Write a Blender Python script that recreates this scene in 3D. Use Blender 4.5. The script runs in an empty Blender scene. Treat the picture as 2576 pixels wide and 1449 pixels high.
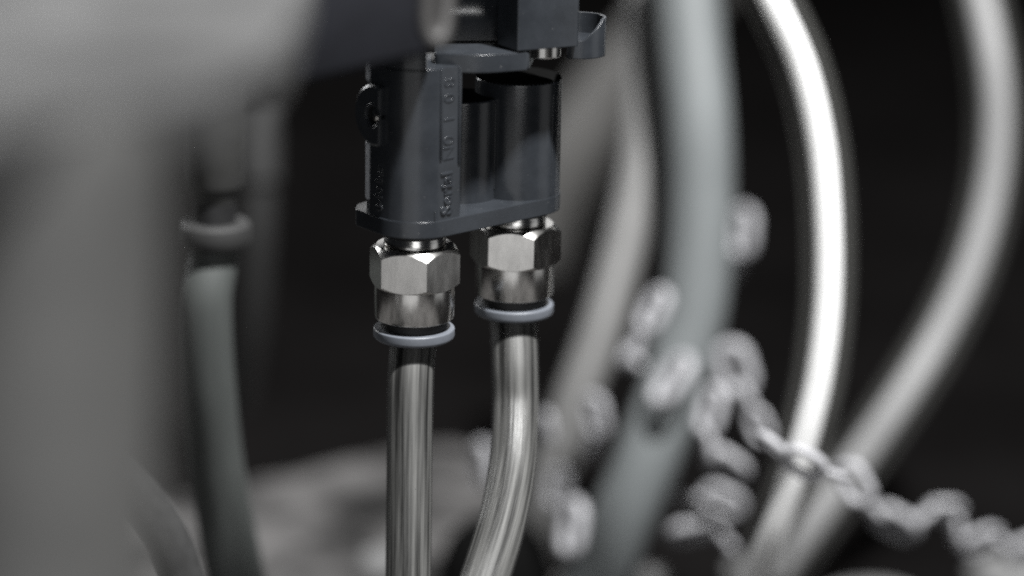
import bpy, bmesh, math, random
from mathutils import Vector, Matrix

random.seed(7)
# ---------------------------------------------------------------- units
# p = one "reference unit" at the focus distance, about a tenth of a millimetre
S = 0.0001017
D0 = 6883.0
R = math.radians

# ---------------------------------------------------------------- camera
PITCH, ROLL = R(16.0), R(1.2)
fwd = Vector((0, math.cos(PITCH), -math.sin(PITCH)))
r0 = Vector((1, 0, 0)); u0 = Vector((0, math.sin(PITCH), math.cos(PITCH)))
right = r0 * math.cos(ROLL) + u0 * math.sin(ROLL)
up = u0 * math.cos(ROLL) - r0 * math.sin(ROLL)
CAM = -D0 * (fwd + right * ((1043 - 1288) / D0) + up * ((724.5 - 690) / D0))

def at(x, y, d):
    """a point of the place, from its direction and its own distance"""
    return CAM + d * (fwd + right * ((x - 1288) / D0) + up * ((724.5 - y) / D0))

scene = bpy.context.scene
C = scene.collection
cam_data = bpy.data.cameras.new('camera')
cam = bpy.data.objects.new('camera', cam_data); C.objects.link(cam)
m = Matrix((right, up, -fwd)).transposed().to_4x4(); m.translation = CAM * S
cam.matrix_world = m
cam_data.sensor_width = 36; cam_data.lens = 36 * D0 / 2576
cam_data.clip_start = 0.01; cam_data.clip_end = 100
cam_data.dof.use_dof = True
cam_data.dof.focus_distance = (D0 - 10) * S
cam_data.dof.aperture_fstop = 3.6
scene.camera = cam

# ---------------------------------------------------------------- light
world = bpy.data.worlds.new('World'); scene.world = world; world.use_nodes = True
bg = world.node_tree.nodes['Background']
bg.inputs[0].default_value = (0.80, 0.86, 1.0, 1); bg.inputs[1].default_value = 0.012

def lamp(name, pos, target, size, power, color, sy=None):
    l = bpy.data.lights.new(name, 'AREA'); l.energy = power; l.color = color
    l.shape = 'RECTANGLE' if sy else 'SQUARE'; l.size = size
    if sy: l.size_y = sy
    o = bpy.data.objects.new(name, l); C.objects.link(o)
    o.location = pos
    d = Vector(target) - Vector(pos)
    o.rotation_euler = d.to_track_quat('-Z', 'Y').to_euler()
    return o
lamp('key_lamp', (0.38, -0.42, 1.28), (0.0, 0.0, 0.0), 0.08, 80, (1.0, 1.0, 0.995), 0.08)
lamp('front_lamp', (0.10, -1.0, 0.22), (0.0, 0.0, 0.0), 0.45, 1.5, (0.98, 0.99, 1.0), 0.40)
lamp('low_reflection_fill', (-0.08, -0.52, -0.10), (0.0, 0.0, 0.02), 0.40, 0.14, (0.98, 0.99, 1.0), 0.16)  # unseen lamp added below the camera for reflections in the metal
lamp('right_reflection_fill', (0.55, -0.12, 0.0), (0.0, 0.0, 0.0), 0.30, 0.13, (0.98, 0.99, 1.0), 0.30)  # unseen weak lamp added for the right-hand nut facets to reflect
lamp('back_gloss_fill', (0.12, 1.5, 0.50), (0.0, 0.0, 0.0), 0.5, 0.7, (1.0, 1.0, 1.0), 0.3)  # unseen lamp added behind to put gloss on the level plastic tops
lamp('side_lamp', (-0.75, 0.85, 0.35), (0, 0.0, 0.0), 0.25, 5.0, (0.98, 0.99, 1.0), 0.5)

scene.view_settings.view_transform = 'Standard'
scene.view_settings.look = 'None'
scene.view_settings.exposure = 0.0
scene.view_settings.gamma = 1.0
scene.render.engine = 'CYCLES'
scene.cycles.use_denoising = False
scene.cycles.filter_width = 2.0
scene.cycles.use_adaptive_sampling = False
scene.cycles.max_bounces = 8
scene.cycles.sample_clamp_indirect = 2
scene.cycles.sample_clamp_direct = 8

# ---------------------------------------------------------------- materials
def mat(name, col, rough=0.5, metal=0.0, var=0.15, scale=300.0, bump=0.05, bscale=1500.0,
        bevel=0.0, spots=None, stretch=None, coat=0.0, trans=0.0, rvar=0.1, spec=0.5, sss=0.0, uv=False, ramp=(0.3, 0.7)):
    M = bpy.data.materials.new(name); M.use_nodes = True
    nt = M.node_tree; N = nt.nodes; L = nt.links
    b = N['Principled BSDF']
    b.inputs['Metallic'].default_value = metal
    b.inputs['Coat Weight'].default_value = coat
    b.inputs['Coat Roughness'].default_value = 0.12
    b.inputs['Transmission Weight'].default_value = trans
    b.inputs['Specular IOR Level'].default_value = spec
    if sss:
        b.inputs['Subsurface Weight'].default_value = sss
        b.inputs['Subsurface Radius'].default_value = (1, 1, 1)
        b.inputs['Subsurface Scale'].default_value = 0.006
    tc = N.new('ShaderNodeTexCoord'); mp = N.new('ShaderNodeMapping')
    if stretch: mp.inputs['Scale'].default_value = stretch
    L.new(tc.outputs['UV' if uv else 'Object'], mp.inputs['Vector'])
    n1 = N.new('ShaderNodeTexNoise'); n1.inputs['Scale'].default_value = scale
    n1.inputs['Detail'].default_value = 6; n1.inputs['Roughness'].default_value = 0.65
    L.new(mp.outputs[0], n1.inputs['Vector'])
    cr = N.new('ShaderNodeValToRGB')
    a, c = [tuple(max(0, v * k) for v in col) + (1,) for k in (1 - var, 1 + var)]
    cr.color_ramp.elements[0].position = ramp[0]; cr.color_ramp.elements[0].color = a
    cr.color_ramp.elements[1].position = ramp[1]; cr.color_ramp.elements[1].color = c
    L.new(n1.outputs['Fac'], cr.inputs['Fac'])
    last = cr.outputs['Color']
    if spots:
        sc_, thr, scol = spots
        n3 = N.new('ShaderNodeTexNoise'); n3.inputs['Scale'].default_value = sc_
        n3.inputs['Detail'].default_value = 2
        L.new(tc.outputs['Object'], n3.inputs['Vector'])
        r3 = N.new('ShaderNodeValToRGB')
        r3.color_ramp.elements[0].position = thr; r3.color_ramp.elements[0].color = (0, 0, 0, 1)
        r3.color_ramp.elements[1].position = thr + 0.05; r3.color_ramp.elements[1].color = (1, 1, 1, 1)
        L.new(n3.outputs['Fac'], r3.inputs['Fac'])
        mx = N.new('ShaderNodeMix'); mx.data_type = 'RGBA'
        mx.inputs['B'].default_value = (*scol, 1)
        L.new(r3.outputs['Color'], mx.inputs['Factor']); L.new(last, mx.inputs['A'])
        last = mx.outputs['Result']
    L.new(last, b.inputs['Base Color'])
    mr = N.new('ShaderNodeMapRange')
    mr.inputs['To Min'].default_value = max(0.02, rough - rvar); mr.inputs['To Max'].default_value = min(1, rough + rvar)
    L.new(n1.outputs['Fac'], mr.inputs['Value']); L.new(mr.outputs[0], b.inputs['Roughness'])
    nrm = None
    if bevel:
        bv = N.new('ShaderNodeBevel'); bv.inputs['Radius'].default_value = bevel; bv.samples = 4
        nrm = bv.outputs[0]
    if bump:
        n2 = N.new('ShaderNodeTexNoise'); n2.inputs['Scale'].default_value = bscale
        n2.inputs['Detail'].default_value = 4
        L.new(mp.outputs[0], n2.inputs['Vector'])
        bp = N.new('ShaderNodeBump'); bp.inputs['Strength'].default_value = bump
        bp.inputs['Distance'].default_value = 0.0004
        L.new(n2.outputs['Fac'], bp.inputs['Height'])
        if nrm: L.new(nrm, bp.inputs['Normal'])
        nrm = bp.outputs[0]
    if nrm: L.new(nrm, b.inputs['Normal'])
    return M

SLATE = mat('slate_plastic', (0.020, 0.0224, 0.0262), 0.23, var=0.22, scale=110, bump=0.08, bscale=3000, bevel=0.0004,
            spots=(1700, 0.74, (0.12, 0.12, 0.12)), rvar=0.13)
NAVY = mat('navy_plastic', (0.007, 0.0075, 0.0105), 0.75, var=0.2, scale=120, bump=0.1, spec=0.2)
COUPL = mat('coupling_grey_plastic', (0.030, 0.030, 0.029), 0.7, var=0.1, bump=0)
COLLAR = mat('coupling_collar_plastic', (0.019, 0.019, 0.019), 0.7, var=0.1, bump=0)
BLACK = mat('black_rubber', (0.004, 0.004, 0.0045), 0.6, var=0.2, bump=0.05)
MATTE = mat('matte_black', (0.004, 0.004, 0.004), 1.0, var=0.2, bump=0, spec=0.0)
RIMLIGHT = mat('pale_rim_light_strip', (0.26, 0.27, 0.29), 0.5, var=0.1, bump=0.05)  # pale tone stands for rim light on the column edge
NICKEL = mat('nickel_plated_brass', (0.62, 0.61, 0.59), 0.23, metal=1.0, var=0.22, scale=420, stretch=(1, 1, 0.35), bump=0.012, bscale=1800,
             bevel=0.00022, spots=(1300, 0.75, (0.25, 0.24, 0.23)), rvar=0.07)
PIN = mat('steel_pin', (0.7, 0.68, 0.64), 0.3, metal=1.0, bump=0)
RING = mat('blue_grey_ring_plastic', (0.095, 0.103, 0.118), 0.45, var=0.08, bump=0.06, bevel=0.0003)
CLEAR = mat('milky_clear_polyurethane', (0.080, 0.0798, 0.0775), 0.6, spec=0.2, ramp=(0.38, 0.62), var=0.85, scale=18, stretch=(1, 0.006, 1),  # colour streaks stand in for light refracted along the hose
            bump=0.5, bscale=70, rvar=0.1, uv=True, spots=(700, 0.76, (0.03, 0.03, 0.028)))
LEFTHOSE = mat('grey_green_hose_plastic', (0.048, 0.0525, 0.0505), 0.65, var=0.18, scale=9, stretch=(1, 0.02, 1), bump=0.1, uv=True)
TEAL = mat('blue_grey_hose', (0.108, 0.117, 0.119), 0.6, var=0.08, scale=60, bump=0)
BEIGE = mat('beige_grey_hose', (0.120, 0.119, 0.117), 0.55, var=0.1, scale=60, bump=0)
HILITEW = mat('white_highlight_core', (0.80, 0.80, 0.795), 0.35, var=0.03, scale=60, bump=0, coat=0.4, sss=0.8)  # white tone stands for the highlight along the hose
HILITEG = mat('grey_highlight_core', (0.26, 0.26, 0.262), 0.5, var=0.06, scale=60, bump=0)  # grey tone stands for the softer highlight along the hose
CHAIN = mat('pale_grey_chain_plastic', (0.29, 0.29, 0.302), 0.4, var=0.08, scale=60, bump=0)
PALEGREY = mat('grey_enamel', (0.037, 0.037, 0.037), 0.7, ramp=(0.42, 0.58), var=0.45, scale=18, bump=0)
MIDGREY = mat('mid_grey_plastic', (0.034, 0.0337, 0.0325), 0.7, ramp=(0.4, 0.6), var=0.3, scale=20, bump=0)
DARKHOSE = mat('dark_grey_hose', (0.03, 0.03, 0.03), 0.4, var=0.2, bump=0)
GROUND = mat('dark_oily_ground', (0.0042, 0.0039, 0.0039), 1.0, var=0.4, scale=9, bump=0.3, bscale=90, spec=0.0)
CONC = mat('pale_concrete', (0.048, 0.0465, 0.046), 0.9, ramp=(0.43, 0.57), var=0.85, scale=20, bump=0.3, bscale=120, spec=0.2)
STONE = mat('pale_pebble', (0.11, 0.11, 0.11), 0.8, var=0.2, scale=60, bump=0.1)
FARGREY = mat('far_grey_hose_plastic', (0.085, 0.083, 0.08), 0.7, var=0.2, scale=12, bump=0)
STRAP = mat('brown_grey_rubber', (0.019, 0.0178, 0.0172), 0.6, var=0.15, bump=0)

def sleeve_mat():
    M = bpy.data.materials.new('smoky_clear_hose_wall'); M.use_nodes = True
    nt = M.node_tree; N = nt.nodes; L = nt.links
    b = N['Principled BSDF']
    n = N.new('ShaderNodeTexNoise'); n.inputs['Scale'].default_value = 40
    cr = N.new('ShaderNodeValToRGB')
    cr.color_ramp.elements[0].color = (0.16, 0.16, 0.15, 1); cr.color_ramp.elements[1].color = (0.22, 0.22, 0.21, 1)
    L.new(n.outputs['Fac'], cr.inputs['Fac']); L.new(cr.outputs[0], b.inputs['Base Color'])
    b.inputs['Roughness'].default_value = 0.45
    t = N.new('ShaderNodeBsdfTransparent'); t.inputs[0].default_value = (0.92, 0.92, 0.92, 1)
    mx = N.new('ShaderNodeMixShader'); mx.inputs[0].default_value = 0.10
    L.new(t.outputs[0], mx.inputs[1]); L.new(b.outputs[0], mx.inputs[2])
    L.new(mx.outputs[0], N['Material Output'].inputs['Surface'])
    return M
SMOKE = sleeve_mat()
def wall_mat():
    M = bpy.data.materials.new('clear_hose_wall'); M.use_nodes = True
    nt = M.node_tree; N = nt.nodes; L = nt.links; N.remove(N['Principled BSDF'])
    tc = N.new('ShaderNodeTexCoord'); mp = N.new('ShaderNodeMapping'); mp.inputs['Scale'].default_value = (1, 0.004, 1)
    L.new(tc.outputs['UV'], mp.inputs[0])
    n = N.new('ShaderNodeTexNoise'); n.inputs['Scale'].default_value = 90; n.inputs['Detail'].default_value = 4
    L.new(mp.outputs[0], n.inputs['Vector'])
    bp = N.new('ShaderNodeBump'); bp.inputs['Strength'].default_value = 0.5; bp.inputs['Distance'].default_value = 0.0004
    L.new(n.outputs['Fac'], bp.inputs['Height'])
    cr = N.new('ShaderNodeValToRGB'); cr.color_ramp.elements[0].color = (0.70, 0.70, 0.70, 1); cr.color_ramp.elements[1].color = (0.97, 0.97, 0.965, 1)
    L.new(n.outputs['Fac'], cr.inputs['Fac'])
    t = N.new('ShaderNodeBsdfTransparent'); L.new(cr.outputs[0], t.inputs[0])
    g = N.new('ShaderNodeBsdfGlossy'); g.inputs['Roughness'].default_value = 0.40; L.new(bp.outputs[0], g.inputs['Normal'])
    lw = N.new('ShaderNodeLayerWeight'); lw.inputs['Blend'].default_value = 0.5
    pw = N.new('ShaderNodeMath'); pw.operation = 'POWER'; pw.inputs[1].default_value = 3.5
    L.new(lw.outputs['Facing'], pw.inputs[0])
    fr = N.new('ShaderNodeMath'); fr.operation = 'MULTIPLY_ADD'; fr.inputs[1].default_value = 0.14; fr.inputs[2].default_value = 0.025
    L.new(pw.outputs[0], fr.inputs[0])
    mx = N.new('ShaderNodeMixShader')
    L.new(fr.outputs[0], mx.inputs[0]); L.new(t.outputs[0], mx.inputs[1]); L.new(g.outputs[0], mx.inputs[2])
    L.new(mx.outputs[0], N['Material Output'].inputs['Surface'])
    return M
WALL = wall_mat()

# ---------------------------------------------------------------- helpers
def finish(name, bm, material, parent=None, smooth=35, matrix=None, origin=None):
    """bm in p units -> one mesh object in metres; parts take their thing's origin"""
    if matrix is not None: bmesh.ops.transform(bm, matrix=matrix, verts=bm.verts)
    base = Vector(parent['base_p']) if parent is not None else (origin if origin is not None else Vector((0, 0, 0)))
    bmesh.ops.translate(bm, vec=-base, verts=bm.verts)
    bmesh.ops.scale(bm, vec=(S, S, S), verts=bm.verts)
    bmesh.ops.recalc_face_normals(bm, faces=bm.faces)
    me = bpy.data.meshes.new(name); bm.to_mesh(me); bm.free()
    me.materials.append(material)
    me.polygons.foreach_set('use_smooth', [True] * len(me.polygons))
    me.set_sharp_from_angle(angle=R(smooth))
    o = bpy.data.objects.new(name, me); C.objects.link(o)
    o['base_p'] = list(base)
    if parent is not None: o.parent = parent
    else: o.location = base * S
    return o

def thing(name, label, cat, base=(0, 0, 0), group=None):
    o = bpy.data.objects.new(name, None); C.objects.link(o)
    o.location = Vector(base) * S; o['base_p'] = list(base)
    o.empty_display_size = 0.01
    return tag(o, label, cat, group)

def tag(o, label, cat, group=None):
    o['label'] = label; o['category'] = cat
    if group: o['group'] = group
    return o

def sub(o_parent):
    """allow a part to carry sub-parts: same origin, no offset"""
    return o_parent

def lathe(profile, n=72, axis=None):
    """profile: [(r, z)...] around z, capped where r = 0"""
    bm = bmesh.new(); rows = []
    for r, z in profile:
        if r < 1e-6: rows.append([bm.verts.new((0, 0, z))])
        else: rows.append([bm.verts.new((r * math.cos(2 * math.pi * k / n), r * math.sin(2 * math.pi * k / n), z)) for k in range(n)])
    for a, b in zip(rows, rows[1:]):
        for k in range(n):
            k2 = (k + 1) % n
            if len(a) == 1 and len(b) == 1: continue
            if len(a) == 1: bm.faces.new((a[0], b[k], b[k2]))
            elif len(b) == 1: bm.faces.new((a[k], a[k2], b[0]))
            else: bm.faces.new((a[k], a[k2], b[k2], b[k]))
    return bm

def prism(outline, z0, z1, bevel=0, seg=3):
    bm = bmesh.new()
    lo = [bm.verts.new((x, y, z0)) for x, y in outline]
    hi = [bm.verts.new((x, y, z1)) for x, y in outline]
    n = len(outline)
    top = bm.faces.new(hi); bot = bm.faces.new(lo[::-1])
    for k in range(n): bm.faces.new((lo[k], lo[(k + 1) % n], hi[(k + 1) % n], hi[k]))
    if bevel:
        es = list(top.edges) + list(bot.edges)
        bmesh.ops.bevel(bm, geom=es, offset=bevel, segments=seg, profile=0.5, affect='EDGES', clamp_overlap=True)
    return bm

def box(x0, x1, y0, y1, z0, z1, bevel=0, seg=3):
    bm = bmesh.new()
    bmesh.ops.create_cube(bm, size=1)
    bmesh.ops.scale(bm, vec=(x1 - x0, y1 - y0, z1 - z0), verts=bm.verts)
    bmesh.ops.translate(bm, vec=((x0 + x1) / 2, (y0 + y1) / 2, (z0 + z1) / 2), verts=bm.verts)
    if bevel: bmesh.ops.bevel(bm, geom=list(bm.edges), offset=bevel, segments=seg, profile=0.5, affect='EDGES')
    return bm

def round_poly(pts, rad, seg=6):
    """round the corners of a polygon; rad one number or one per corner"""
    out = []; n = len(pts)
    for i in range(n):
        p0, p1, p2 = (Vector(pts[(i + k) % n]) for k in (-1, 0, 1))
        r = rad[i] if isinstance(rad, (list, tuple)) else rad
        if r <= 0: out.append(tuple(p1)); continue
        a = (p0 - p1); b = (p2 - p1)
        r = min(r, a.length * 0.48, b.length * 0.48)
        A = p1 + a.normalized() * r; B = p1 + b.normalized() * r
        for k in range(seg + 1):
            t = k / seg
            q = A * (1 - t) ** 2 + p1 * 2 * t * (1 - t) + B * t * t
            out.append(tuple(q))
    return out

def spline(pts, steps=14):
    P = [Vector(p) for p in pts]; P = [2 * P[0] - P[1]] + P + [2 * P[-1] - P[-2]]
    out = []
    for i in range(1, len(P) - 2):
        for k in range(steps):
            t = k / steps
            a, b, c, d = P[i - 1:i + 3]
            out.append(0.5 * ((2 * b) + (c - a) * t + (2 * a - 5 * b + 4 * c - d) * t * t + (3 * b - a - 3 * c + d) * t ** 3))
    out.append(P[-2]); return out

def sweep(path, rad, n=28, closed=False, cap=True, squash=1.0):
    bm = bmesh.new(); m_ = len(path); rows = []
    uvl = bm.loops.layers.uv.new('UVMap'); run = [0.0]
    for i in range(m_): run.append(run[-1] + (path[(i + 1) % m_] - path[i]).length / 100)
    ref = Vector((0, -1, 0.05)).normalized()
    for i, p in enumerate(path):
        if closed: t = path[(i + 1) % m_] - path[i - 1]
        else: t = path[min(i + 1, m_ - 1)] - path[max(i - 1, 0)]
        t.normalize()
        ref = (ref - t * ref.dot(t)).normalized()
        bi = t.cross(ref)
        r = rad(i / max(1, m_ - 1)) if callable(rad) else rad
        rows.append([bm.verts.new(p + ref * (r * squash * math.cos(math.pi + 2 * math.pi * k / n)) + bi * (r * math.sin(math.pi + 2 * math.pi * k / n))) for k in range(n)])
    rng = range(m_) if closed else range(m_ - 1)
    for i in rng:
        a, b = rows[i], rows[(i + 1) % m_]
        for k in range(n):
            f = bm.faces.new((a[k], a[(k + 1) % n], b[(k + 1) % n], b[k]))
            for lp_, (uu, vv) in zip(f.loops, ((k, i), (k + 1, i), (k + 1, i + 1), (k, i + 1))):
                lp_[uvl].uv = (uu / n, run[vv])
    if cap and not closed:
        bm.faces.new(rows[0][::-1]); bm.faces.new(rows[-1])
    return bm

def hexbody(apothem, z0, z1, phi, rc_top, rc_bot, slope_t=0.92, slope_b=0.75, n=96, r_in=None):
    """hexagonal nut with turned chamfers; phi turns a corner towards the viewer"""
    bm = bmesh.new(); top = []; ht = []; hb = []; bot = []
    for k in range(n):
        a = 2 * math.pi * k / n + phi
        loc = (2 * math.pi * k / n) % (math.pi / 3) - math.pi / 6
        r = apothem / math.cos(loc)
        d = Vector((math.cos(a), math.sin(a), 0))
        zt = z1 - max(0, r - rc_top) * slope_t; zb = z0 + max(0, r - rc_bot) * slope_b
        top.append(bm.verts.new(d * min(rc_top, r) + Vector((0, 0, z1))))
        ht.append(bm.verts.new(d * r + Vector((0, 0, zt))))
        hb.append(bm.verts.new(d * r + Vector((0, 0, zb))))
        bot.append(bm.verts.new(d * (min(rc_bot, r) - 0.8) + Vector((0, 0, z0))))
    for A, B in ((top, ht), (ht, hb), (hb, bot)):
        for k in range(n): bm.faces.new((A[k], B[k], B[(k + 1) % n], A[(k + 1) % n]))
    bm.faces.new(top); bm.faces.new(bot[::-1])
    return bm

def lettering(name, text, size, origin, xdir, ydir, material, parent, depth=3.0, bev=1.6, space=1.0):
    cu = bpy.data.curves.new(name, 'FONT'); cu.body = text; cu.size = size
    cu.extrude = depth; cu.bevel_depth = bev; cu.bevel_resolution = 2; cu.space_character = space
    cu.resolution_u = 4
    o = bpy.data.objects.new(name, cu); C.objects.link(o)
    dg = bpy.context.evaluated_depsgraph_get()
    me = bpy.data.meshes.new_from_object(o.evaluated_get(dg))
    bpy.data.objects.remove(o); bpy.data.curves.remove(cu)
    bm = bmesh.new(); bm.from_mesh(me); bpy.data.meshes.remove(me)
    x = Vector(xdir).normalized(); y = Vector(ydir).normalized(); z = x.cross(y)
    M4 = Matrix((x, y, z)).transposed().to_4x4(); M4.translation = Vector(origin)
    return finish(name, bm, material, parent, smooth=50, matrix=M4)

def frame(x, y, z, o):
    M4 = Matrix((Vector(x).normalized(), Vector(y).normalized(), Vector(z).normalized())).transposed().to_4x4()
    M4.translation = Vector(o); return M4

# ================================================================ ground
FLOOR = -1900
bm = bmesh.new()
bmesh.ops.create_grid(bm, x_segments=60, y_segments=60, size=60000)
bmesh.ops.translate(bm, vec=(0, 30000, FLOOR), verts=bm.verts)
g = finish('ground', bm, GROUND); g['kind'] = 'structure'

# pale concrete pad with an irregular far edge
def floor_pt(x, y, z):
    dirv = fwd + right * ((x - 1288) / D0) + up * ((724.5 - y) / D0)
    return CAM + dirv * ((z - CAM.z) / dirv.z)
edge = [(300, 1290), (520, 1240), (640, 1210), (740, 1200), (860, 1165), (960, 1150), (1060, 1125), (1140, 1120), (1220, 1145), (1330, 1230),
        (1420, 1420), (1420, 1700)]
pts = [floor_pt(x, y, FLOOR + 25) for x, y in edge] + [Vector((4000, -1500, 0)), Vector((6000, -14000, 0)), Vector((-9000, -14000, 0)), Vector((-5000, 1200, 0))]
bm = prism([(p.x, p.y) for p in pts], FLOOR - 30, FLOOR + 25, 8)
pad = finish('concrete_pad', bm, CONC); pad['kind'] = 'structure'

# ================================================================ twin-port housing
AX = Vector((0, 0, 0)); BX = Vector((252, 236, 0))
H = thing('twin_port_housing', 'slate grey plastic twin-port connector housing with raised lettering, in sharp focus', 'connector', (0, 0, 122))

# base flange: hull of two round ends plus a pointed ear on the left
def arc(c, r, a0, a1, n=22):
    return [(c[0] + r * math.cos(R(a0 + (a1 - a0) * k / n)), c[1] + r * math.sin(R(a0 + (a1 - a0) * k / n))) for k in range(n + 1)]
ang = math.degrees(math.atan2(BX.y, BX.x))
out = arc((0, 0), 114, 212, ang - 90 + 360) + arc((BX.x, BX.y), 113, ang - 90, ang + 90) + \
      [(60, 180), (-60, 190)] + round_poly([(-60, 190), (-150, 60), (-150, 8), (-96, -60)], [0, 14, 10, 0], 4)[1:-1]
flange = finish('base_flange', prism(out, 122, 164, 5), SLATE, H)

# front column: round front with two flats that carry the lettering
col = []
for k in range(25):
    a = R(-90 - 35 + 70 * k / 24)
    col.append((111 * math.cos(a), 111 * math.sin(a)))
col = col + [(111, -44)] + [(111, 60), (60, 110), (-60, 110), (-124, 44)] + [(-111, -44)]
column = finish('front_column', prism(col, 160, 546, 0), SLATE, H, smooth=25)
finish('column_top', prism([(x, y) for x, y in col if x < 30] , 540, 760, 0), SLATE, H, smooth=25)
lettering('serial_lettering', 'Serial', 50, (91, -64.5, 176), (0, 0, 1), (-0.707, -0.707, 0), SLATE, column, 1.0, 2.2, 1.0)
# recessed number window with raised borders
n_ = Vector((0.707, -0.707, 0)); tdir = Vector((0.707, 0.707, 0))
A0 = Vector((64, -91, 0)); 
for s0, s1, zz in ((-3, 3, 318), (58, 65, 300)):
    bmx = box(s0, s1, zz, 545, -4, 4.5, 1.5, 2)
    finish('window_border', bmx, SLATE, column, matrix=frame(tdir, (0, 0, 1), n_ , A0))
lettering('stamped_number', 'N0  1  0 8', 50, tuple(A0 + tdir * 44 + n_ * 0.2 + Vector((0, 0, 312))), (0, 0, 1), (-0.707, -0.707, 0), SLATE, column, 0.1, 0.9, 1.0)
lettering('pressure_lettering', '0-10 bar', 34, (-79, -76, 180), (0, 0, 1), (-0.707, 0.707, 0), SLATE, column, 0.3, 1.6, 1.0)
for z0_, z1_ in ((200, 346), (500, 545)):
    strip = box(-6, 6, -14, 14, z0_, z1_, 2)  # pale strip added in place of rim light down this edge
    finish('rim_light_strip', strip, RIMLIGHT, column, matrix=Matrix.Translation((-117, -20, 0)) @ Matrix.Rotation(R(8), 4, 'Z'))
# thin mould seams on the round front
for a in (-62,):
    q = Vector((111.2 * math.cos(R(a)), 111.2 * math.sin(R(a)), 0))
    finish('mould_seam', sweep([q + Vector((0, 0, 165)), q + Vector((0, 0, 190))], 2.2, 8), SLATE, column)

# side lug: a clipped disc standing on the left flat, with a drilled hole and a pin
nl = Vector((-0.766, -0.643, 0)).normalized(); tl = Vector((0.643, -0.766, 0)).normalized()
lc = Vector((-92, -66, 422))
bm = bmesh.new()
RO, RI = 76, 24
def clip(a, r):
    x = r * math.cos(a); y = r * math.sin(a)
    return (min(x, 24), y)
na = 64
for (za, zb) in ((-14, 16),):
    of = []; ob = []; if_ = []; ib = []; om = []
    for k in range(na):
        a = 2 * math.pi * k / na
        x, y = clip(a, RO); xm, ym = clip(a, RO - 5); xi, yi = RI * math.cos(a), RI * math.sin(a)
        of.append(bm.verts.new((xm, ym, zb))); om.append(bm.verts.new((x, y, zb - 4))); ob.append(bm.verts.new((x, y, za)))
        if_.append(bm.verts.new((xi, yi, zb))); ib.append(bm.verts.new((xi, yi, za + 4)))
    for k in range(na):
        j = (k + 1) % na
        bm.faces.new((of[k], of[j], if_[j], if_[k])); bm.faces.new((om[k], om[j], of[j], of[k]))
        bm.faces.new((ob[k], ob[j], om[j], om[k])); bm.faces.new((if_[k], if_[j], ib[j], ib[k]))
    bm.faces.new(ib); bm.faces.new(ob[::-1])
lug = finish('lug', bm, SLATE, H, matrix=frame(tl, (0, 0, 1), nl, lc))
rim = [lc + nl * 16 + tl * (30 * math.cos(a)) + Vector((0, 0, 30 * math.sin(a))) for a in [2 * math.pi * k / 40 for k in range(40)]]
finish('hole_rim', sweep(rim, 2.0, 8, closed=True), SLATE, lug)
finish('hole_shade_lining', lathe([(0, -6), (23.5, -6), (23.5, 12), (22, 12), (22, -4), (0, -4)], 32), BLACK, lug, matrix=frame(tl, (0, 0, 1), nl, lc))  # black insert added so the hole looks shaded inside
pinc = lc + nl * 3 + tl * 8 + Vector((0, 0, -4))
finish('pin', lathe([(0, 13), (5, 12.5), (8.5, 9), (9, 3), (9, -12), (0, -12)], 24), PIN, lug, matrix=frame(tl, (0, 0, 1), nl, pinc))

# rear barrel with rounded rim and the smaller barrel between
def cap_profile(r, z0, z1, e=9):
    pr = [(0, z0), (r, z0), (r, z1 - e)]
    for k in range(1, 6):
        a = math.pi / 2 * k / 5
        pr.append((r - e + e * math.cos(a), z1 - e + e * math.sin(a)))
    return pr + [(r - e - 14, z1 + 0.0), (0, z1)]
T = Matrix.Translation(BX)
finish('rear_barrel', lathe(cap_profile(111, 160, 468), 96), SLATE, H, matrix=T)
finish('middle_barrel', lathe(cap_profile(90, 160, 425, 5), 72), SLATE, H, matrix=Matrix.Translation((110, 172, 0)))
finish('rear_barrel_shade_disc', lathe([(0, 469), (104, 469), (108, 467), (110.5, 462), (110.5, 459), (100, 459), (0, 459)], 64), MATTE, H, matrix=T)  # black disc added to keep this top dark like shade
finish('middle_barrel_shade_disc', lathe([(0, 425.6), (85, 425.6), (86, 424), (86, 420), (0, 420)], 64), MATTE, H, matrix=Matrix.Translation((110, 172, 0)))  # same added black disc, shade put into the colour
#finish('barrel_web', box(-20, 20, 0, 160, 160, 405, 3), SLATE, H, matrix=Matrix.Translation((60, 60, 0)) @ Matrix.Rotation(R(-50), 4, 'Z'))
a = R(-90 + 52)
finish('mould_seam', sweep([BX + Vector((111 * math.cos(a), 111 * math.sin(a), z)) for z in (172, 300, 430)], 1.6, 8), SLATE, H)
a = R(-90 - 31)
finish('mould_seam', sweep([BX + Vector((111.5 * math.cos(a), 111.5 * math.sin(a), z)) for z in (190, 300, 415)], 2.0, 8), SLATE, H)

# ================================================================ upper valve body
U = thing('valve_body', 'slate grey plastic valve body above the connector, with curved lip at its right', 'valve', (150, 60, 546))
plate = round_poly([(44, -38), (157, -60), (276, 0), (288, 120), (120, 210), (40, 120)], [16, 60, 8, 10, 20, 20], 6)
finish('lower_plate', prism(plate, 547, 592, 6), SLATE, U)
# upright post: corner towards the viewer
dpr = Vector((0.88, 0.47)); 
c0 = Vector((247, -18)); cr_ = c0 + dpr * 174; cl = Vector((196, 62))
post = [tuple(c0), tuple(cr_), (cr_.x - 40, cr_.y + 90), (cl.x + 20, cl.y + 110), tuple(cl)]
finish('post', prism(round_poly(post, [5, 12, 5, 5, 5], 4), 597, 900, 0), SLATE, U)
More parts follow.
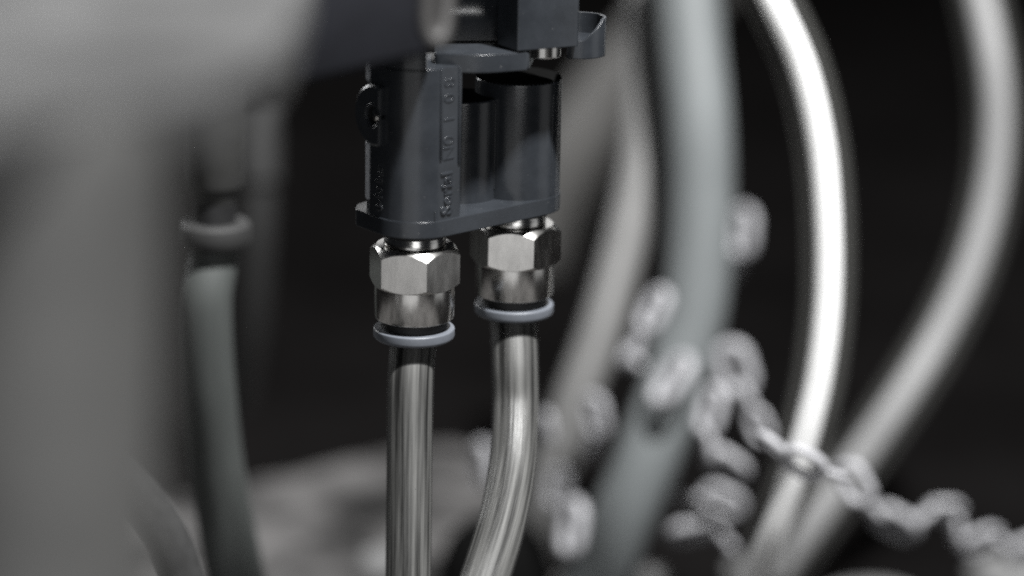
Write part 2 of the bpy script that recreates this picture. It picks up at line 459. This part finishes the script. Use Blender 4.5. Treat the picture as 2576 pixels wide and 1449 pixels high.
#finish('post_foot', prism(round_poly([tuple(c0 + Vector((0.5, 1))), (275, 1), (285, 90), tuple(cl + Vector((6, 0)))], [4, 6, 4, 4], 3), 560, 600, 0), SLATE, U)
# recessed back wall, overhanging at its top
bm = bmesh.new()
pr = [(95, 594), (95, 640), (80, 680), (40, 712), (15, 735), (10, 900), (150, 900), (150, 594)]
va = [bm.verts.new((20, y, z)) for y, z in pr]; vb = [bm.verts.new((215, y + 30, z)) for y, z in pr]
bm.faces.new(va); bm.faces.new(vb[::-1])
for k in range(len(pr)): bm.faces.new((va[k], va[(k + 1) % len(pr)], vb[(k + 1) % len(pr)], vb[k]))
finish('back_wall', bm, SLATE, U, smooth=50)
# curved lip: thin upstanding wall round a small floor
lcx, lcy, lr = 402, 150, 66
inner = arc((lcx, lcy), lr - 7, -120, 95, 30); outer = arc((lcx, lcy), lr, -120, 95, 30)
bm = bmesh.new(); rows = []
for (ix, iy), (ox, oy), k in zip(inner, outer, range(31)):
    t = k / 30
    ztop = 606 + 50 * min(1, max(0, (t - 0.18) / 0.25))
    rows.append([bm.verts.new(v) for v in ((ix, iy, 560), (ox, oy, 560), (ox, oy, ztop), (ix, iy, ztop))])
for a_, b_ in zip(rows, rows[1:]):
    for k in range(4): bm.faces.new((a_[k], a_[(k + 1) % 4], b_[(k + 1) % 4], b_[k]))
bm.faces.new(rows[0]); bm.faces.new(rows[-1][::-1])
finish('lip', bm, SLATE, U)
finish('lip_floor', prism(arc((lcx, lcy), lr - 6, -120, 95, 24) + [(380, 210)], 585, 604, 0), SLATE, U)
finish('metal_stub', lathe([(0, 562), (40, 562), (44, 566), (44, 640), (0, 640)], 48), NICKEL, U, matrix=Matrix.Translation((312, 100, 0)))

for ch_ in U.children: ch_.location.z -= 18 * S

# ================================================================ push-in fittings
def fitting(label, base, phi, zoff=0):
    F = thing('push_in_fitting', label, 'hose fitting', (base.x, base.y, -190), 'fittings under the connector')
    T = Matrix.Translation(base)
    finish('neck', lathe([(0, 128), (76, 128), (76, 100), (78, 97), (78, 82), (72, 78), (0, 78)], 72), NICKEL, F, matrix=T)
    finish('washer', lathe([(60, 122), (84, 122), (86, 118), (86, 110), (84, 107), (60, 107)], 64), BLACK, F, matrix=T)
    finish('hex_nut', hexbody(102, -27, 79, phi, 97, 100.5), NICKEL, F, smooth=12, matrix=T)
    finish('sleeve', lathe([(0, -22), (100.6, -22), (101, -26), (101, -104), (99, -110), (94, -113), (70, -113), (0, -113)], 96), NICKEL, F, matrix=T)
    finish('seal', lathe([(55, -108), (84, -108), (84, -142), (55, -142)], 72), BLACK, F, matrix=T)
    rp = [(62, -137), (99, -137)]
    for k in range(1, 7):
        a = math.pi / 2 * k / 6
        rp.append((99 + 4 * math.sin(a), -141 + 4 * math.cos(a)))
    for k in range(0, 7):
        a = math.pi / 2 * k / 6
        rp.append((93 + 10 * math.cos(a), -156 - 10 * math.sin(a)))
    rp += [(62, -166), (62, -137)]
    finish('release_ring', lathe(rp, 96), RING, F, matrix=T)
    return F
# corner direction: angle measured from the viewer side (-Y) towards +X
fitting('nickel-plated hex fitting in sharp focus, nearer and lower left of the two', AX, R(-90 + 17))
fitting('nickel-plated hex fitting behind and to the right of the sharp one', BX, R(-90 + 24))

def hose(name, label, pts, r, material, cat='hose', group=None, n=36, steps=14):
    path = spline([at(*p) if not isinstance(p, Vector) else p for p in pts], steps)
    o = finish(name, sweep(path, r, n), material, origin=path[-1])
    return tag(o, label, cat, group)

# ================================================================ the two clear hoses
def clear_hose(label, pts, r):
    path = spline([at(*p) if not isinstance(p, Vector) else p for p in pts], 16)
    t = thing('clear_hose', label, 'hose', tuple(path[-1]), 'clear hoses below the connector')
    finish('milky_bore', sweep(path, r * 0.945, 64), CLEAR, t)
    finish('outer_wall', sweep(path, r, 64), WALL, t)
clear_hose('straight smoky clear hose hanging from the sharp front fitting',
     [Vector((0, 0, -120)), Vector((-1, 0, -180)), (1033, 960, 6910), (1030, 1150, 6915), (1027, 1449, 6915), (1024, 1700, 6920)], 59.5)
clear_hose('smoky clear hose bending to the left below the rear fitting',
     [BX + Vector((0, 0, -120)), BX + Vector((0, 0, -180)), (1296, 930, 7120), (1297, 1030, 7100), (1289, 1170, 7020), (1266, 1300, 6900), (1232, 1420, 6780), (1180, 1570, 6650), (1110, 1730, 6500)], 62.5)

# ================================================================ left fitting with grey-green hose
LB = at(540, 560, 7650)
F = thing('hose_coupling', 'blurred dark grey coupling with pale collar at the left', 'hose fitting', tuple(LB))
T = Matrix.Translation(LB)
finish('body', lathe([(0, 105), (78, 105), (82, 112), (84, 420), (0, 420)], 64), COUPL, F, smooth=30, matrix=T)
finish('cone', lathe([(0, 120), (80, 120), (74, 100), (62, 72), (58, 58), (0, 58)], 64), COUPL, F, matrix=T)
finish('groove', lathe([(0, 60), (60, 60), (62, 0), (0, 0)], 64), BLACK, F, matrix=T)
finish('collar', lathe([(0, 4), (92, 4), (99, -2), (101, -14), (101, -48), (92, -64), (55, -66), (0, -66)], 72), COLLAR, F, matrix=T)
hose('grey_green_hose', 'grey-green hose curving down under the pale collar on the left',
     [LB + Vector((0, 0, -40)), LB + Vector((-6, 0, -110)), (518, 760, 7690), (523, 950, 7790), (541, 1150, 7930), (567, 1310, 8040), (596, 1470, 8120), (630, 1640, 8180)], lambda t: 68 + 22 * t, LEFTHOSE)

# ================================================================ foreground, left
FG = thing('grey_bracket', 'large pale grey rounded bracket filling the left side, strongly blurred foreground', 'bracket', tuple(at(150, 1800, 4000)))
ZS = at(0, 335, 3700).z
def on_level(x, y, z):
    p = floor_pt(x, y, z); return (p.x, p.y)
slab = [on_level(*q, ZS) for q in ((-500, 420), (0, 338), (420, 265), (660, 170), (745, 40), (785, -60), (800, -170), (-500, -170))]
finish('shelf', prism(round_poly(slab, [0, 200, 200, 120, 120, 60, 0, 0], 6), ZS - 70, ZS, 26, 4), PALEGREY, FG)
finish('leg', sweep(spline([at(100, 330, 3960), at(95, 500, 3950), at(70, 1100, 3940), at(50, 1800, 3930)], 10), 190, 48), MIDGREY, FG)
o = hose('dark_hose', 'dark hose curving out between grey pipe and grey-green hose', [(200, 1100, 6300), (330, 1220, 6350), (420, 1350, 6400), (470, 1500, 6450), (490, 1700, 6450)], 52, DARKHOSE)

# navy manifold block, nearer than the connector
K = thing('manifold_block', 'dark navy blurred block in front of the connector top', 'block', tuple(at(900, 200, 5950)))
b0 = at(735, 222, 5900); b1 = at(1085, 138, 6000)
bm = bmesh.new()
cor = [b0, b1, Vector((85, -150, 700)), Vector((-110, -140, 665))]
lo_ = [bm.verts.new(c) for c in cor]; hi_ = [bm.verts.new(c + Vector((0, 0, 240))) for c in cor]
bm.faces.new(lo_[::-1]); bm.faces.new(hi_)
for k in range(4): bm.faces.new((lo_[k], lo_[(k + 1) % 4], hi_[(k + 1) % 4], hi_[k]))
bmesh.ops.bevel(bm, geom=list(bm.edges), offset=18, segments=4, profile=0.5, affect='EDGES')
finish('block_body', bm, NAVY, K)
finish('block_bolt', lathe([(0, 0), (14, 0), (19, 6), (19, 86), (14, 92), (0, 92)], 32), COLLAR, K, matrix=Matrix.Translation(at(708, 226, 5350)))

# rubber loop hanging in front of the valve body
lp = [at(1080, -60, 5800), at(1074, 30, 5800), at(1078, 80, 5800), at(1096, 104, 5800), at(1114, 84, 5810), at(1122, 30, 5820), at(1126, -60, 5830)]
o = finish('rubber_loop', sweep(spline(lp, 8), 19, 20), STRAP, origin=at(1096, 104, 5800))
tag(o, 'blurred brown-grey rubber loop hanging beside the navy block', 'loop')

# pale ferrule behind the left coupling
FE = thing('rear_ferrule', 'blurred pale ferrule on a dark hose behind the left coupling', 'ferrule', tuple(at(668, 470, 9200)))
finish('ferrule', sweep([at(640, 262, 10200), at(648, 380, 10200), at(652, 455, 10210)], lambda t: 88 - 14 * t, 32), COLLAR, FE)
finish('dark_tail', sweep(spline([at(651, 440, 10210), at(645, 600, 10300), at(630, 800, 10500), at(600, 1000, 10800)], 8), 66, 28), DARKHOSE, FE)

# ================================================================ background hoses on the right
hose('beige_grey_hose', 'blurred beige-grey hose just right of the connector',
     [(1640, -150, 9800), (1628, 60, 9750), (1625, 240, 9700), (1612, 420, 9650), (1570, 620, 9600), (1512, 830, 9550), (1440, 1030, 9550), (1385, 1200, 9600), (1340, 1400, 9700), (1320, 1520, 9750)], 78, BEIGE)
hose('blue_grey_hose', 'thick blurred blue-grey hose wrapped by the pale chain',
     [(1722, -150, 9500), (1738, 80, 9450), (1760, 330, 9400), (1762, 560, 9400), (1745, 780, 9400), (1690, 980, 9400), (1622, 1170, 9400), (1545, 1350, 9450), (1480, 1500, 9500)], 112, TEAL)

def cored(name, label, pts, r_out, r_in, core):
    base = at(*pts[-1]); t = thing(name, label, 'hose', tuple(base))
    path = spline([at(*p) for p in pts], 14)
    finish('core', sweep(path, r_in, 32), core, t)  # inner rod whose colour carries the hose's highlight
    finish('wall', sweep(path, r_out, 40, cap=False), SMOKE, t)
    return t
cored('white_highlight_hose', 'blurred clear hose with its brilliant white highlight built as a core, arching at the right',
      [(1870, -150, 7970), (1945, 0, 7920), (2020, 170, 7920), (2065, 360, 7920), (2083, 560, 7920), (2082, 760, 7930), (2062, 940, 7945), (2028, 1090, 7970), (1985, 1230, 8020), (1925, 1390, 8120), (1860, 1540, 8270)], 84, 41, HILITEW)
cored('grey_highlight_hose', 'blurred clear hose with its grey highlight built as a core, arching at the far right',
      [(2430, -150, 9900), (2468, 0, 9850), (2500, 170, 9800), (2508, 330, 9800), (2490, 500, 9800), (2440, 680, 9780), (2360, 850, 9750), (2255, 1020, 9700), (2150, 1170, 9700), (2050, 1310, 9700), (1950, 1450, 9750)], 98, 52, HILITEG)
hose('far_grey_hose', 'faint grey hose far behind, right of the rear barrel',
     [(1760, -60, 13500), (1640, 120, 13500), (1530, 250, 13600), (1420, 420, 13700), (1330, 640, 13900)], 190, FARGREY)

# black dome behind the two clear hoses
DB = at(1245, 1500, 9600)
o = finish('black_cap', lathe([(0, 385), (60, 376), (120, 346), (170, 290), (200, 210), (214, 110), (216, 0), (0, 0)], 56), MATTE, matrix=Matrix.Translation(Vector((DB.x, DB.y, FLOOR))), origin=Vector((DB.x, DB.y, FLOOR)))
tag(o, 'blurred black domed cap on the ground behind the clear hoses', 'cap')

# ================================================================ plastic chain
LL = 100.0
def link_path(L, W):
    r = W / 2; s = L / 2 - r; out = []
    for k in range(15): a = -math.pi / 2 + math.pi * k / 14; out.append(Vector((s + r * math.cos(a), r * math.sin(a), 0)))
    for k in range(15): a = math.pi / 2 + math.pi * k / 14; out.append(Vector((-s + r * math.cos(a), r * math.sin(a), 0)))
    return out
bm = sweep(link_path(1.0, 0.60), 0.13, 12, closed=True)
me_link = bpy.data.meshes.new('link'); bmesh.ops.recalc_face_normals(bm, faces=bm.faces); bm.to_mesh(me_link); bm.free()
me_link.materials.append(CHAIN); me_link.polygons.foreach_set('use_smooth', [True] * len(me_link.polygons))
def chain(label, links, base):
    base = at(*base)
    ch = thing('plastic_chain', label, 'chain', tuple(base), 'pale chains round the hoses')
    for x0, y0, x1, y1, d, roll in links:
        A = at(x0, y0, d); B = at(x1, y1, d)
        ax = (B - A).normalized(); view = -fwd; sd = view.cross(ax).normalized(); nn = ax.cross(sd)
        M4 = frame(ax, sd, nn, (0, 0, 0)) @ Matrix.Rotation(R(roll), 4, 'X') @ Matrix.Scale((B - A).length * S, 4)
        M4.translation = ((A + B) / 2 - base) * S
        o = bpy.data.objects.new('link', me_link); C.objects.link(o)
        o.parent = ch; o.matrix_local = M4
    return ch
chain('pale grey chain wound round the blue-grey hose', [
    (1872, 530, 1862, 640, 9800, 55), (1866, 618, 1840, 700, 9900, 85), (1668, 735, 1622, 830, 9200, 55), (1622, 825, 1570, 915, 9250, 85),
    (1590, 900, 1650, 960, 9550, 85), (1728, 905, 1655, 1010, 9225, 60),
    (1832, 870, 1866, 985, 9250, 20), (1864, 970, 1900, 1045, 9250, 85), (1800, 980, 1775, 1085, 9050, 50), (1778, 1080, 1792, 1160, 9050, 85),
    (1785, 1140, 1872, 1195, 9050, 45), (1895, 1035, 1925, 1110, 9000, 35),
    (1700, 1250, 1775, 1258, 9300, 80), (1775, 1240, 1862, 1282, 9350, 30), (1690, 1345, 1795, 1325, 9250, 55),
    (1800, 1330, 1850, 1390, 9300, 85)], (1745, 1400, 9300))
chain('pale grey chain crossing the white-highlight hose and snaking right over the ground', [
    (1915, 1095, 1990, 1158, 7960, 80), (1978, 1140, 2068, 1190, 7850, 35), (2058, 1180, 2130, 1205, 7960, 85), (2125, 1170, 2175, 1262, 8450, 30),
    (2168, 1250, 2218, 1305, 8900, 85), (2205, 1290, 2300, 1340, 9150, 40), (2290, 1322, 2348, 1282, 9200, 88), (2335, 1285, 2415, 1285, 9250, 40), (2402, 1290, 2412, 1365, 9280, 85),
    (2425, 1380, 2510, 1345, 9350, 40), (2500, 1352, 2550, 1385, 9350, 85), (2540, 1400, 2630, 1365, 9350, 40)], (2280, 1400, 9200))
chain('pale grey chain links low behind the bent clear hose', [
    (1492, 1000, 1508, 1095, 9300, 50), (1506, 1085, 1480, 1150, 9400, 85), (1412, 1185, 1395, 1275, 9350, 45),
    (1448, 1265, 1432, 1390, 9100, 60), (1372, 1040, 1385, 1110, 9300, 75), (1212, 1120, 1224, 1220, 9600, 60)], (1440, 1410, 9200))

# ================================================================ pale stones on the ground
def stone(label, x, y, rx, ry, rz, seed):
    p = floor_pt(x, y, FLOOR)
    bm = bmesh.new(); bmesh.ops.create_icosphere(bm, subdivisions=3, radius=1)
    rnd = random.Random(seed); ph = [rnd.uniform(0, 6) for _ in range(6)]
    for v in bm.verts:
        c = v.co
        k = 1 + 0.10 * math.sin(2.3 * c.x + ph[0]) + 0.10 * math.sin(2.7 * c.y + ph[1]) + 0.08 * math.sin(3.9 * c.z + ph[2] + c.x)
        v.co = Vector((c.x * rx * k, c.y * ry * k, c.z * rz * k + rz * 0.7))
    o = finish('stone', bm, STONE, matrix=Matrix.Translation(p), origin=p, smooth=180)
    tag(o, label, 'stone', 'stones on the ground')
stone('pale blurred stone at the bottom edge between the left and front hoses', 950, 1450, 90, 90, 55, 1)
stone('pale blurred stone at the bottom edge under the white-highlight hose', 1900, 1480, 120, 120, 60, 2)
stone('pale blurred stone at the bottom edge left of the chain end', 2200, 1520, 200, 110, 45, 3)
stone('pale blurred stone in the bottom right corner', 2540, 1490, 150, 120, 80, 4)
stone('small pale blurred stone at the bottom edge below the blue-grey hose', 1640, 1480, 60, 60, 50, 5)

for o in C.objects:
    if 'base_p' in o.keys(): del o['base_p']
